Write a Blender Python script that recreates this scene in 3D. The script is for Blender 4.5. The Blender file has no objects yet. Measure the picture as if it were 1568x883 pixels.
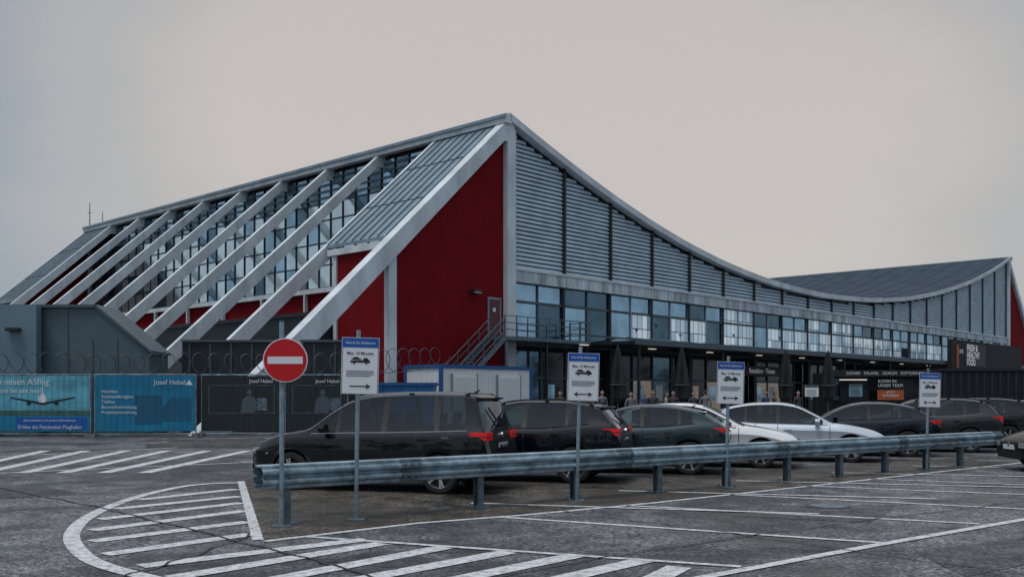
import bpy, bmesh, math, random
import numpy as np
from mathutils import Vector, Matrix
random.seed(7)
F=1480.0; HZ=603.0; CH=1.65; R=math.radians
sc=bpy.context.scene
sc.view_settings.view_transform='Standard'
sc.view_settings.look='None'
# ------------------------------------------------------------------ materials
def mat(name,col,rough=.6,metal=0.,coat=0.,var=0.,vscale=3.,bump=0.,bscale=40.,emit=0.,stretch=(1,1,1),spec=None,ior=None):
    m=bpy.data.materials.new(name); m.use_nodes=True
    nt=m.node_tree; b=nt.nodes['Principled BSDF']
    b.inputs['Base Color'].default_value=(*col,1); b.inputs['Roughness'].default_value=rough
    b.inputs['Metallic'].default_value=metal; b.inputs['Coat Weight'].default_value=coat
    b.inputs['Coat Roughness'].default_value=.03
    if ior is not None: b.inputs['IOR'].default_value=ior
    if spec is not None: b.inputs['Specular IOR Level'].default_value=spec
    tc=nt.nodes.new('ShaderNodeTexCoord'); mp=nt.nodes.new('ShaderNodeMapping'); mp.inputs['Scale'].default_value=stretch
    nt.links.new(tc.outputs['Object'],mp.inputs['Vector'])
    if var>0:
        n=nt.nodes.new('ShaderNodeTexNoise'); n.inputs['Scale'].default_value=vscale; n.inputs['Detail'].default_value=8; n.inputs['Roughness'].default_value=.65
        nt.links.new(mp.outputs[0],n.inputs['Vector'])
        r=nt.nodes.new('ShaderNodeValToRGB'); r.color_ramp.elements[0].position=.3; r.color_ramp.elements[1].position=.7
        r.color_ramp.elements[0].color=(*[max(0,c*(1-var)) for c in col],1)
        r.color_ramp.elements[1].color=(*[min(1,c*(1+var*.6)) for c in col],1)
        nt.links.new(n.outputs['Fac'],r.inputs['Fac']); nt.links.new(r.outputs['Color'],b.inputs['Base Color'])
    if bump>0:
        n=nt.nodes.new('ShaderNodeTexNoise'); n.inputs['Scale'].default_value=bscale; n.inputs['Detail'].default_value=5
        nt.links.new(mp.outputs[0],n.inputs['Vector'])
        bp=nt.nodes.new('ShaderNodeBump'); bp.inputs['Strength'].default_value=bump; bp.inputs['Distance'].default_value=.02
        nt.links.new(n.outputs['Fac'],bp.inputs['Height']); nt.links.new(bp.outputs[0],b.inputs['Normal'])
    if emit>0:
        b.inputs['Emission Color'].default_value=(*col,1); b.inputs['Emission Strength'].default_value=emit
    return m
M={}
M['concrete']=mat('painted_concrete',(.68,.735,.77),.7,var=.30,vscale=.9,bump=.3,bscale=14,stretch=(1,1,.35))
M['kerb']=mat('kerb_stone',(.20,.20,.20),.8,var=.3)
M['fascia']=mat('weathered_fascia',(.60,.67,.72),.75,var=.65,vscale=1.8,stretch=(1,1,.2))
M['red']=mat('red_render',(.20,.007,.011),.85,var=.18,vscale=.8,bump=.15,bscale=30,spec=.12)
M['slat']=mat('louvre_metal',(.60,.71,.80),.5,.15,var=.2,vscale=.7)
M['dark']=mat('dark_metal',(.014,.021,.028),.5,var=.3,vscale=2)
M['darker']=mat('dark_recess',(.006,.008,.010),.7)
M['roof']=mat('roof_sheet',(.040,.062,.086),.75,0,var=.35,vscale=.5,spec=.15)
M['panel']=mat('zinc_panel',(.26,.34,.40),.42,.45,var=.3,vscale=.8)
M['frame']=mat('window_frame',(.07,.10,.12),.5)
M['framel']=mat('window_frame_light',(.42,.50,.56),.5)
M['gdark']=mat('glass_dark',(.12,.20,.26),.05,.85,var=.5,vscale=.35)
M['gmid']=mat('glass_mid',(.36,.55,.69),.06,.9,var=.45,vscale=.4)
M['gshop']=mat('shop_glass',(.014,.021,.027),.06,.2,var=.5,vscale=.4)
M['gwarm']=mat('shop_panel_glow',(.24,.20,.16),.3,0,var=.9,vscale=1.8,emit=.42)  # opaque; lit interior imitated by mottled colour and glow
M['addglow']=mat('added_glow_strip',(.95,.88,.75),.3,emit=.5)  # added glowing strips under the canopy and on the kiosk
M['white']=mat('white_paint',(.75,.76,.77),.5,var=.08,vscale=3)
M['blue']=mat('container_blue',(.008,.09,.28),.5,var=.1,vscale=3)
M['grey']=mat('annex_panel',(.10,.145,.175),.5,.3,var=.2,vscale=.6)
M['annexl']=mat('annex_panel_light',(.17,.25,.31),.5,.3,var=.18,vscale=.6)
M['black']=mat('black_plastic',(.010,.010,.011),.55)
M['seat']=mat('seat_fabric',(.02,.02,.022),.9)
M['rubber']=mat('tyre_rubber',(.018,.018,.018),.85,bump=.2,bscale=80)
M['rim']=mat('alloy_rim',(.6,.62,.65),.3,.9)
M['red_l']=mat('tail_lamp_red',(.60,.008,.008),.12,0,1.0,emit=.3)
M['lamp']=mat('head_lamp',(.6,.65,.7),.08,.6,1)
def tinted():
    m=bpy.data.materials.new('car_glass'); m.use_nodes=True; nt=m.node_tree; nt.nodes.clear()
    o=nt.nodes.new('ShaderNodeOutputMaterial'); x=nt.nodes.new('ShaderNodeMixShader'); t=nt.nodes.new('ShaderNodeBsdfTransparent'); g=nt.nodes.new('ShaderNodeBsdfGlossy'); f=nt.nodes.new('ShaderNodeFresnel')
    t.inputs['Color'].default_value=(.30,.37,.38,1); g.inputs['Roughness'].default_value=.02; g.inputs['Color'].default_value=(.9,.95,1,1); f.inputs['IOR'].default_value=1.65
    nt.links.new(f.outputs[0],x.inputs[0]); nt.links.new(t.outputs[0],x.inputs[1]); nt.links.new(g.outputs[0],x.inputs[2]); nt.links.new(x.outputs[0],o.inputs[0]); return m
M['carglass']=tinted()
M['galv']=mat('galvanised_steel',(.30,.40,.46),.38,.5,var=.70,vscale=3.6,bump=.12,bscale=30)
M['galvt']=mat('galvanised_top_highlight',(.52,.62,.68),.38,.5,var=.45,vscale=5)  # lighter tone paints the highlight along the rail top
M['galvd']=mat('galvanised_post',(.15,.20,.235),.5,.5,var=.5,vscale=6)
M['signw']=mat('sign_white',(.78,.81,.85),.4)
M['signb']=mat('sign_blue',(.01,.10,.42),.4)
M['signr']=mat('sign_red',(.58,.006,.012),.35)
M['ink']=mat('ink_black',(.012,.012,.016),.5)
M['skin']=mat('skin',(.45,.27,.2),.5)
M['hair']=mat('hair',(.03,.02,.015),.6)
M['plate']=mat('plate_white',(.7,.7,.7),.4)
M['orange']=mat('orange_sign',(.42,.10,.03),.5)
M['wire']=mat('wire_steel',(.12,.13,.14),.5,.6)
M['letter']=mat('glow_letter',(.8,.8,.8),.5,emit=.2)  # white letters given a slight glow to read brighter
M['gsky']=mat('glass_sky',(.76,.88,.96),.08,.85,var=.2,vscale=.5)  # pale tint stands in for bright sky seen through the glazing
M['darkred']=mat('door_dark_red',(.12,.03,.04),.5)
M['leaf']=mat('foliage',(.035,.045,.022),.8,var=.6,vscale=.4)
M['bark']=mat('bark',(.06,.05,.04),.9,var=.4)
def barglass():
    m=mat('glass_painted_bright',(.4,.45,.5),.10,.35); nt=m.node_tree; b=nt.nodes['Principled BSDF']  # opaque panes; brightness behind the glass painted as bars with glow
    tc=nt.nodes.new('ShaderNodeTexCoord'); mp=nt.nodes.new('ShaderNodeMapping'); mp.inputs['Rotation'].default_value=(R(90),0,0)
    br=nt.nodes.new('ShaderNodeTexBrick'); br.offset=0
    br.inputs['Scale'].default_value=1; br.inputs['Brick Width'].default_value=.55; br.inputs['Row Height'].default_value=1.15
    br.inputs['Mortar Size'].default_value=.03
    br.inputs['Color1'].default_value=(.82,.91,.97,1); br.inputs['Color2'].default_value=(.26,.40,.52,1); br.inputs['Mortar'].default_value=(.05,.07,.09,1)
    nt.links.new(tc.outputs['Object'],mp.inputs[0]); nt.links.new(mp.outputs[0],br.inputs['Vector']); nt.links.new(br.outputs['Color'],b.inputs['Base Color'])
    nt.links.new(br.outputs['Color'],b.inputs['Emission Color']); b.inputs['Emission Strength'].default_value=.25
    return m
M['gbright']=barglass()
# ------------------------------------------------------------------ mesh builder
class MB:
    def __init__(s): s.v=[];s.f=[];s.m=[];s.mats=[]
    def mi(s,k):
        if k not in s.mats: s.mats.append(k)
        return s.mats.index(k)
    def poly(s,pts,k):
        n=len(s.v); s.v+=[tuple(p) for p in pts]; s.f.append(tuple(range(n,n+len(pts)))); s.m.append(s.mi(k))
    def box(s,a,b,k):
        x0,y0,z0=a;x1,y1,z1=b
        if x0>x1:x0,x1=x1,x0
        if y0>y1:y0,y1=y1,y0
        if z0>z1:z0,z1=z1,z0
        n=len(s.v); s.v+=[(x0,y0,z0),(x1,y0,z0),(x1,y1,z0),(x0,y1,z0),(x0,y0,z1),(x1,y0,z1),(x1,y1,z1),(x0,y1,z1)]
        i=s.mi(k)
        for f in ((0,3,2,1),(4,5,6,7),(0,1,5,4),(1,2,6,5),(2,3,7,6),(3,0,4,7)): s.f.append(tuple(n+q for q in f)); s.m.append(i)
    def prism(s,pts2,axis,a,b,k,kcap=None):
        def P(p,c):
            return {'x':(c,p[0],p[1]),'y':(p[0],c,p[1]),'z':(p[0],p[1],c)}[axis]
        n=len(s.v); N=len(pts2); s.v+=[P(p,a) for p in pts2]+[P(p,b) for p in pts2]; i=s.mi(k); ic=s.mi(kcap or k)
        s.f.append(tuple(range(n,n+N))); s.m.append(ic)
        s.f.append(tuple(range(n+2*N-1,n+N-1,-1))); s.m.append(ic)
        for q in range(N):
            r=(q+1)%N; s.f.append((n+q,n+N+q,n+N+r,n+r)); s.m.append(i)
    def cyl(s,p,q,r0,r1,k,n=16):
        p=Vector(p);q=Vector(q);d=(q-p).normalized(); u=d.orthogonal().normalized(); w=d.cross(u)
        b=len(s.v); i=s.mi(k)
        for c,r in ((p,r0),(q,r1)):
            for j in range(n):
                a=2*math.pi*j/n; s.v.append(tuple(c+u*math.cos(a)*r+w*math.sin(a)*r))
        for j in range(n):
            l=(j+1)%n; s.f.append((b+j,b+l,b+n+l,b+n+j)); s.m.append(i)
        s.f.append(tuple(range(b+n-1,b-1,-1))); s.m.append(i)
        s.f.append(tuple(range(b+n,b+2*n))); s.m.append(i)
    def beam(s,p,q,w,h,k):
        p=Vector(p);q=Vector(q);d=(q-p).normalized(); up=Vector((0,0,1))
        if abs(d.z)>.95: up=Vector((0,1,0))
        u=d.cross(up).normalized()*w/2; v=u.cross(d).normalized()*h/2
        n=len(s.v); s.v+=[tuple(c) for c in (p-u-v,p+u-v,p+u+v,p-u+v,q-u-v,q+u-v,q+u+v,q-u+v)]; i=s.mi(k)
        for f in ((0,1,2,3),(7,6,5,4),(0,4,5,1),(1,5,6,2),(2,6,7,3),(3,7,4,0)): s.f.append(tuple(n+q for q in f)); s.m.append(i)
    def obj(s,name,parent=None,smooth=False,fix=True):
        me=bpy.data.meshes.new(name); me.from_pydata(s.v,[],s.f)
        for k in s.mats: me.materials.append(M[k])
        for p,i in zip(me.polygons,s.m): p.material_index=i
        if fix:
            bm=bmesh.new(); bm.from_mesh(me); bmesh.ops.recalc_face_normals(bm,faces=bm.faces); bm.to_mesh(me); bm.free()
        if smooth:
            for p in me.polygons: p.use_smooth=True
            me.set_sharp_from_angle(angle=R(35))
        o=bpy.data.objects.new(name,me); sc.collection.objects.link(o)
        if parent: o.parent=parent
        return o
def empty(name,loc=(0,0,0),rz=0):
    o=bpy.data.objects.new(name,None); sc.collection.objects.link(o); o.location=loc; o.rotation_euler=(0,0,rz); o.empty_display_size=.3
    return o
def text(body,size,loc,parent,k,rot=(R(90),0,0),align='CENTER',name='lettering',bold=0.):
    c=bpy.data.curves.new(name,'FONT'); c.body=body; c.size=size; c.align_x=align; c.align_y='CENTER'; c.extrude=.001; c.offset=bold
    c.materials.append(M[k]); o=bpy.data.objects.new(name,c); sc.collection.objects.link(o); o.parent=parent; o.location=loc; o.rotation_euler=rot
    return o
def at(px,Y): return (px-784)/F*Y
def G(px,py):
    Y=CH*F/(py-HZ); return Vector((at(px,Y),Y))
# ------------------------------------------------------------------ world, sun, camera
sd=Vector((-.24,-.22,.945)).normalized()
w=bpy.data.worlds.new('World'); sc.world=w; w.use_nodes=True; nt=w.node_tree; N=nt.nodes; L=nt.links
bg=N['Background']; bg.inputs['Strength'].default_value=.1
sky=N.new('ShaderNodeTexSky'); sky.sky_type='NISHITA'; sky.sun_disc=False
sky.sun_elevation=math.asin(sd.z); sky.sun_rotation=math.atan2(sd.x,sd.y)
tc=N.new('ShaderNodeTexCoord')
def vm(op,a,b=None):
    n=N.new('ShaderNodeVectorMath'); n.operation=op; L.new(a,n.inputs[0])
    if b is not None: n.inputs[1].default_value=b
    return n
nrm=vm('NORMALIZE',tc.outputs['Generated'])
dot=vm('DOT_PRODUCT',nrm.outputs[0],tuple(Vector((.05,1,.17)).normalized()))
noi=N.new('ShaderNodeTexNoise'); noi.inputs['Scale'].default_value=1.8; noi.inputs['Detail'].default_value=5; noi.inputs['Roughness'].default_value=.5
mp=N.new('ShaderNodeMapping'); mp.inputs['Scale'].default_value=(1,1,1.9); L.new(nrm.outputs[0],mp.inputs[0]); L.new(mp.outputs[0],noi.inputs['Vector'])
ma=N.new('ShaderNodeMath'); ma.operation='MULTIPLY_ADD'; L.new(noi.outputs['Fac'],ma.inputs[0]); ma.inputs[1].default_value=.17; L.new(dot.outputs['Value'],ma.inputs[2])
sb=N.new('ShaderNodeMath'); sb.operation='SUBTRACT'; L.new(ma.outputs[0],sb.inputs[0]); sb.inputs[1].default_value=.085
rp=N.new('ShaderNodeValToRGB'); cr=rp.color_ramp; cr.interpolation='EASE'
cr.elements[0].position=.83; cr.elements[0].color=(.31,.36,.41,1)
cr.elements[1].position=.98; cr.elements[1].color=(.60,.555,.515,1)
e=cr.elements.new(.91); e.color=(.47,.465,.46,1)
L.new(sb.outputs[0],rp.inputs['Fac'])
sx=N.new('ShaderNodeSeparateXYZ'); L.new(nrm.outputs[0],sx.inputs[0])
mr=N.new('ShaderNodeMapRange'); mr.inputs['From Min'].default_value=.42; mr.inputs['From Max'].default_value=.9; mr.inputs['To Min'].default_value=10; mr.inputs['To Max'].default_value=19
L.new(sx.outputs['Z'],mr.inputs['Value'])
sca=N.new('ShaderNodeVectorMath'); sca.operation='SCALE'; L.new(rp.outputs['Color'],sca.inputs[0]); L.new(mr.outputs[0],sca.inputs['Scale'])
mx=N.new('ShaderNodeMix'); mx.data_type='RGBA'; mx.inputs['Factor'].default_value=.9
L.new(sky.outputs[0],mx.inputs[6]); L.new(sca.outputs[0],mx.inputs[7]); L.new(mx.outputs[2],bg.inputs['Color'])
sl=bpy.data.lights.new('sun','SUN'); sl.energy=1.5; sl.angle=R(20); sl.color=(1,.96,.92)
so=bpy.data.objects.new('sun',sl); sc.collection.objects.link(so); so.rotation_euler=sd.to_track_quat('Z','Y').to_euler()
cam=bpy.data.cameras.new('camera'); co=bpy.data.objects.new('camera',cam); sc.collection.objects.link(co)
co.location=(0,0,CH); co.rotation_euler=(R(90),0,0); cam.sensor_width=36; cam.lens=36*F/1568; cam.shift_y=(HZ-441.5)/1568; cam.clip_end=5000; cam.clip_start=.05
sc.camera=co
# ------------------------------------------------------------------ ground
def asphalt(name,c0,c1):
    m=bpy.data.materials.new(name); m.use_nodes=True; nt=m.node_tree; N=nt.nodes; L=nt.links; b=N['Principled BSDF']
    tc=N.new('ShaderNodeTexCoord')
    def noise(s,d=6,r=.6):
        n=N.new('ShaderNodeTexNoise'); n.inputs['Scale'].default_value=s; n.inputs['Detail'].default_value=d; n.inputs['Roughness'].default_value=r; L.new(tc.outputs['Object'],n.inputs['Vector']); return n
    def ramp(src,p0,p1,a,bb):
        r=N.new('ShaderNodeValToRGB'); r.color_ramp.elements[0].position=p0; r.color_ramp.elements[1].position=p1
        r.color_ramp.elements[0].color=(*a,1); r.color_ramp.elements[1].color=(*bb,1); L.new(src,r.inputs['Fac']); return r
    def mul(a,b_,f=1.,mode='MULTIPLY'):
        x=N.new('ShaderNodeMix'); x.data_type='RGBA'; x.blend_type=mode; x.inputs['Factor'].default_value=f; L.new(a,x.inputs[6]); L.new(b_,x.inputs[7]); return x
    big=noise(.24,8,.66); fine=noise(17,3,.9); mid=noise(1.9,9,.85); st=noise(.55,6,.7)
    base=ramp(big.outputs['Fac'],.44,.56,c0,c1)
    sp=ramp(fine.outputs['Fac'],.43,.57,(.18,.18,.19),(1.85,1.85,1.85))
    md=ramp(mid.outputs['Fac'],.40,.60,(.40,.40,.42),(1.42,1.41,1.39))
    sn=ramp(st.outputs['Fac'],.39,.48,(.45,.45,.47),(1,1,1))
    x=mul(base.outputs[0],sp.outputs[0]); y=mul(x.outputs[2],md.outputs[0]); y=mul(y.outputs[2],sn.outputs[0])
    z=y
    for scale,wd,dk in ((.16,.0055,.18),(.55,.006,.5)):
        wv=N.new('ShaderNodeTexVoronoi'); wv.feature='DISTANCE_TO_EDGE'; wv.inputs['Scale'].default_value=scale
        wn=noise(1.3,6,.75); av=N.new('ShaderNodeVectorMath'); av.operation='MULTIPLY_ADD'; L.new(wn.outputs['Color'],av.inputs[0]); av.inputs[1].default_value=(1.3,1.3,0); L.new(tc.outputs['Object'],av.inputs[2]); L.new(av.outputs[0],wv.inputs['Vector'])
        ck=ramp(wv.outputs['Distance'],.0,wd,(dk,dk,dk),(1,1,1)); z=mul(z.outputs[2],ck.outputs[0])
    L.new(z.outputs[2],b.inputs['Base Color'])
    rr=ramp(st.outputs['Fac'],.36,.52,(.28,)*3,(.70,)*3); L.new(rr.outputs[0],b.inputs['Roughness'])
    bp=N.new('ShaderNodeBump'); bp.inputs['Strength'].default_value=.8; bp.inputs['Distance'].default_value=.015; L.new(fine.outputs['Fac'],bp.inputs['Height']); L.new(bp.outputs[0],b.inputs['Normal'])
    return m
M['asphalt']=asphalt('asphalt',(.052,.056,.064),(.134,.138,.147))
M['patch']=asphalt('asphalt_patch',(.040,.042,.047),(.068,.071,.078))
M['strip']=asphalt('brown_strip',(.042,.035,.028),(.086,.073,.060))
def paintmat():
    m=mat('road_paint',(.6,.6,.6),.6); nt=m.node_tree;N=nt.nodes;L=nt.links;b=N['Principled BSDF']
    tc=N.new('ShaderNodeTexCoord'); n=N.new('ShaderNodeTexNoise'); n.inputs['Scale'].default_value=9; n.inputs['Detail'].default_value=10; n.inputs['Roughness'].default_value=.9
    L.new(tc.outputs['Object'],n.inputs['Vector']); r=N.new('ShaderNodeValToRGB'); r.color_ramp.elements[0].position=.38; r.color_ramp.elements[0].color=(.13,.13,.14,1)
    r.color_ramp.elements[1].position=.55; r.color_ramp.elements[1].color=(.70,.71,.73,1); L.new(n.outputs['Fac'],r.inputs['Fac']); L.new(r.outputs[0],b.inputs['Base Color']); return m
M['paint']=paintmat()
M['seam']=mat('tar_seam',(.018,.018,.020),.5)
g=MB(); g.poly([(-2500,-2500,0),(2500,-2500,0),(2500,2500,0),(-2500,2500,0)],'asphalt'); g.obj('ground')
st=MB(); st.poly([(*G(p,q),.004) for p,q in ((404,826),(640,799),(1000,768),(1250,741),(1560,708),(1560,696),(1250,712),(900,735),(640,733),(376,733))],'strip'); st.obj('verge_strip')
pt=MB()
for P in (((1180,772),(1370,779),(1330,800),(1120,790)),((-40,745),(60,741),(120,757),(-40,766)),((1400,845),(1568,822),(1640,850),(1480,883)),((560,846),(700,856),(640,872),(500,860)),((250,712),(360,704),(390,716),(262,726))):
    pt.poly([(*G(*p),.004) for p in P],'patch')
pt.obj('asphalt_repairs')
pm=MB(); ZP=.008
def line(a,b,wd,k='paint',z=ZP,mb=None):
    mb=mb or pm
    a=Vector(a);b=Vector(b);d=(b-a).normalized();n=Vector((-d.y,d.x))*wd/2
    mb.poly([(*(a-n),z),(*(b-n),z),(*(b+n),z),(*(a+n),z)],k)
def pl(pts,wd,k='paint',z=ZP,mb=None):
    mb=mb or pm
    P=[Vector(p) for p in pts]; Lf=[];Rt=[]
    for i,p in enumerate(P):
        d=(P[min(i+1,len(P)-1)]-P[max(i-1,0)]).normalized(); n=Vector((-d.y,d.x))*wd/2; Lf.append(p+n);Rt.append(p-n)
    for i in range(len(P)-1): mb.poly([(*Rt[i],z),(*Rt[i+1],z),(*Lf[i+1],z),(*Lf[i],z)],k)
def cat(P,n=5):
    P=[Vector(p) for p in P]; out=[]
    for i in range(len(P)-1):
        a=P[max(i-1,0)];b=P[i];c=P[i+1];d=P[min(i+2,len(P)-1)]
        for k in range(n):
            t=k/n; out.append(.5*((2*b)+(c-a)*t+(2*a-5*b+4*c-d)*t*t+(3*b-a-3*c+d)*t**3))
    return out+[P[-1]]
pl(cat([G(*p) for p in ((370,739),(330,740),(285,744),(240,753),(200,764),(160,779),(130,795),(113,812),(110,826),(118,840),(135,855),(165,868),(210,880),(265,893),(330,905))]),.18)
line(G(369,737),G(395,827),.125,z=.0095)
for a,b in (((214,765),(362,749)),((178,779),(366,760)),((152,795),(370,770)),((140,812),(375,782)),((140,829),(379,799)),((160,849),(384,818)),((215,867),(560,826)),((262,885),(585,832)),((390,893),(680,838)),((520,893),(778,845)),((672,893),(878,851)),((830,893),(985,858)),((990,893),(1040,868))):
    line(G(*a),G(*b),.25)
pl([G(*p) for p in ((404,829),(640,801),(800,789),(1000,770),(1250,743),(1568,708))],.11)
line(G(470,822),G(1135,868),.10,z=.0095)
line(G(770,792),G(1350,831),.11); line(G(960,774),G(1500,802),.11); line(G(1118,757),G(1620,782),.11); line(G(1235,744),G(1640,760),.11); line(G(1330,733),G(1640,745),.11)
pl([G(*p) for p in ((1030,893),(1340,835),(1640,783))],.13,z=.0095)
for k in range(6): line(G(-90+62*k,724),G(70+62*k,690),.30)
line(G(-60,702),G(300,684),.13,z=.0095); line(G(-60,727),G(400,707),.13,z=.0095)
for k in range(9):
    n0=13.9+2.45*k; nn=Vector((.26,.966)); dd=Vector((-.966,.26))
    t1=-(.62+ (n0-13.9)*.76); c=nn*n0
    line(c+dd*(t1+.0),c+dd*(t1+5.0),.11,z=.012)
pm.obj('road_markings')
sm=MB()
def wob(pts,amp=.05):
    out=[]
    P=[Vector(p) for p in pts]
    for i in range(len(P)-1):
        for t in np.linspace(0,1,8)[:-1]: out.append(P[i].lerp(P[i+1],float(t))+Vector((random.uniform(-amp,amp),random.uniform(-amp,amp))))
    return out+[P[-1]]
pl(wob([G(*p) for p in ((-40,739),(120,770),(300,812),(480,858),(600,893))]),.035,'seam',.014,sm)
pl(wob([G(*p) for p in ((600,745),(760,768),(980,798),(1250,835),(1568,880))]),.024,'seam',.014,sm)
pl(wob([G(*p) for p in ((700,893),(1000,842),(1300,800),(1568,768))]),.024,'seam',.014,sm)
pl(wob([G(*p) for p in ((0,783),(130,775),(372,752))]),.03,'seam',.014,sm)
pl(wob([G(*p) for p in ((384,818),(300,850),(160,893))]),.03,'seam',.014,sm)
sm.obj('tar_seams')
kb=MB(); kb.box((-11.2,29.6,0),(-7.6,31.2,.13),'kerb'); kb.box((-11.05,29.75,.13),(-7.75,31.05,.135),'strip'); kb.obj('kerb_island')
mh=MB(); c=G(1268,775); mh.cyl((c.x,c.y,.0),(c.x,c.y,.010),.33,.33,'seam',28); mh.cyl((c.x,c.y,.010),(c.x,c.y,.016),.27,.27,'galvd',28); mh.obj('manhole_cover')
# trees across the car park behind and right of the viewer
rng=np.random.default_rng(3)
tl=MB(); li=tl.mi('leaf')
path=[(-120,20),(-95,-35),(-30,-48),(45,-50),(95,-10),(112,40),(125,95)]
for i in range(len(path)-1):
    p=Vector(path[i]);q=Vector(path[i+1]); n=int((q-p).length/4.2)
    for j in range(n):
        c=p.lerp(q,j/n)+Vector((rng.uniform(-2,2),rng.uniform(-2,2))); h=rng.uniform(6,10.5); rr=h*.27
        tl.cyl((c.x,c.y,0),(c.x+.2,c.y,h*.55),.2,.1,'bark',6)
        for k in range(4):
            a=rng.uniform(0,6.28); tl.cyl((c.x+.1,c.y,h*.35),(c.x+math.cos(a)*rr*.7,c.y+math.sin(a)*rr*.7,h*.7),.08,.03,'bark',4)
        for k in range(90):
            v=Vector(rng.normal(size=3)).normalized()*rng.uniform(.45,1.05); o=Vector((c.x+v.x*rr,c.y+v.y*rr,h*.58+v.z*h*.40)); s_=rng.uniform(.35,.75)
            u=Vector(rng.normal(size=3)).normalized()*s_; t=u.cross(Vector(rng.normal(size=3)).normalized())
            b_=len(tl.v); tl.v+=[tuple(o-u),tuple(o-t*.7),tuple(o+u),tuple(o+t*.7)]; tl.f.append((b_,b_+1,b_+2,b_+3)); tl.m.append(li)
tl.obj('tree_line',fix=False)
# ------------------------------------------------------------------ terminal building
BX,BY=-.32,52.; cR,sR=.678,.735; q=math.hypot(cR,sR); cR/=q; sR/=q
TB=empty('airport_terminal',(BX,BY,0),math.atan2(sR,cR))
def S(px): a=(px-784)/F; return (52*a+.32)/(cR-sR*a)
def Zf(px,py): return CH+(HZ-py)/F*(BY+sR*S(px))
prof=[(768,177),(800,202),(848,239),(919,293),(985,339),(1043,374),(1099,402),(1149,422),(1190,435),(1250,449),(1330,457),(1380,456),(1430,447),(1480,430),(1515,411),(1540,394)]
ps=np.array([S(p[0]) for p in prof]); pz=np.array([Zf(*p) for p in prof])
co_=np.polyfit(ps,pz,5); ps[0]=-.3
LEN=float(ps[-1]); 
def curve(s): return float(np.interp(s,ps,pz))*.4+float(np.polyval(co_,s))*.6
DEP=50.9; ZP0=curve(0)
ss=list(np.linspace(-.3,LEN,90))
rf=MB()
for i in range(len(ss)-1):
    a,c=ss[i],ss[i+1]
    rf.poly([(a,-.5,curve(a)),(c,-.5,curve(c)),(c,DEP,curve(c)),(a,DEP,curve(a))],'roof')
    rf.poly([(a,-.5,curve(a)-.3),(c,-.5,curve(c)-.3),(c,DEP,curve(c)-.3),(a,DEP,curve(a)-.3)],'dark')
    for t0,t1,k,h0,h1 in ((-.56,-.5,'concrete',-.34,.05),(DEP,DEP+.1,'roof',-.34,.05)):
        rf.poly([(a,t0,curve(a)+h0),(c,t0,curve(c)+h0),(c,t0,curve(c)+h1),(a,t0,curve(a)+h1)],k)
        rf.poly([(a,t0,curve(a)+h1),(c,t0,curve(c)+h1),(c,t1,curve(c)+h1),(a,t1,curve(a)+h1)],k)
        rf.poly([(a,t0,curve(a)+h0),(c,t0,curve(c)+h0),(c,0,curve(c)+h0),(a,0,curve(a)+h0)] if t0<0 else [(a,t1,curve(a)+h0),(c,t1,curve(c)+h0),(c,t1,curve(c)+h1),(a,t1,curve(a)+h1)],k)
for t in np.arange(1,DEP,2.4):
    for i in range(45,len(ss)-1,1):
        a,c=ss[i],ss[i+1]; rf.poly([(a,t,curve(a)+.03),(c,t,curve(c)+.03),(c,t,curve(c)),(a,t,curve(a))],'roof')
rf.obj('roof',TB,fix=False)
rb=MB()
for s0,z0 in ((-.55,ZP0),(LEN+.35,curve(LEN))):
    rb.box((s0-.05,-.56,z0-.42),(s0+.40,DEP+.1,z0+.07),'concrete')
    rb.box((s0-.16,-.56,z0-.16),(s0-.053,DEP+.1,z0-.0),'panel')
rb.obj('ridge_beam',TB)
NB=20; bays=np.linspace(.35,LEN-.35,NB+1); ZB=8.45
wl=MB()
pts=[(s,curve(s)-.25) for s in ss]
wl.prism([(ss[0]+.1,ZB)]+[(s,max(ZB+.02,z)) for s,z in pts]+[(LEN,ZB)],'y',.06,.3,'dark')
for i in range(NB):
    s0,s1=bays[i]+.1,bays[i+1]-.1
    z=ZB+.05
    while z<17.9:
        g_=np.linspace(s0,s1,13); ok=[x for x in g_ if curve(x)-.42>z+.17]
        if len(ok)>=2:
            wl.prism([(.0,z+.19),(-.10,z+.05),(-.10,z+.0),(0,z+.0)],'x',ok[0],ok[-1],'slat')
        z+=.235
for s in bays:
    wl.box((s-.09,-.20,ZB+.003),(s+.09,.05,curve(s)-.3),'dark')
wl.obj('louvre_wall',TB)
fa=MB()
fa.box((-.3,-.30,7.72),(LEN+.3,.1,ZB),'fascia'); fa.box((-.3,-.36,ZB-.10),(LEN+.3,-.303,ZB+.03),'concrete')
for s in bays: fa.box((s-.015,-.306,7.74),(s+.015,-.302,ZB-.11),'frame')
fa.box((-.3,-.2,4.25),(LEN+.3,.1,4.62),'dark')
fa.obj('fascia_band',TB)
gl=MB()
n=40; mm=np.linspace(.32,LEN-.3,n+1)
for i in range(n):
    a,c=mm[i],mm[i+1]; r=random.random(); r2=random.random()
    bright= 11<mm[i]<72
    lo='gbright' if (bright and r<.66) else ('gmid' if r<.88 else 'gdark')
    if mm[i]<11: lo='gdark' if r<.7 else 'gmid'  # darker pane colour stands in for reflected trees
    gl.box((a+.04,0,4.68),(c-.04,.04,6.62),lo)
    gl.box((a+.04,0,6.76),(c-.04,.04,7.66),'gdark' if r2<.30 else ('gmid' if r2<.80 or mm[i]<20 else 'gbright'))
    gl.box((a-.035,-.08,4.62),(a+.035,.06,7.717),'frame' if mm[i]<11 else 'framel')
    if i%2==0: gl.box((a-.10,-.13,4.62),(a+.10,-.083,7.71),'dark')
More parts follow.
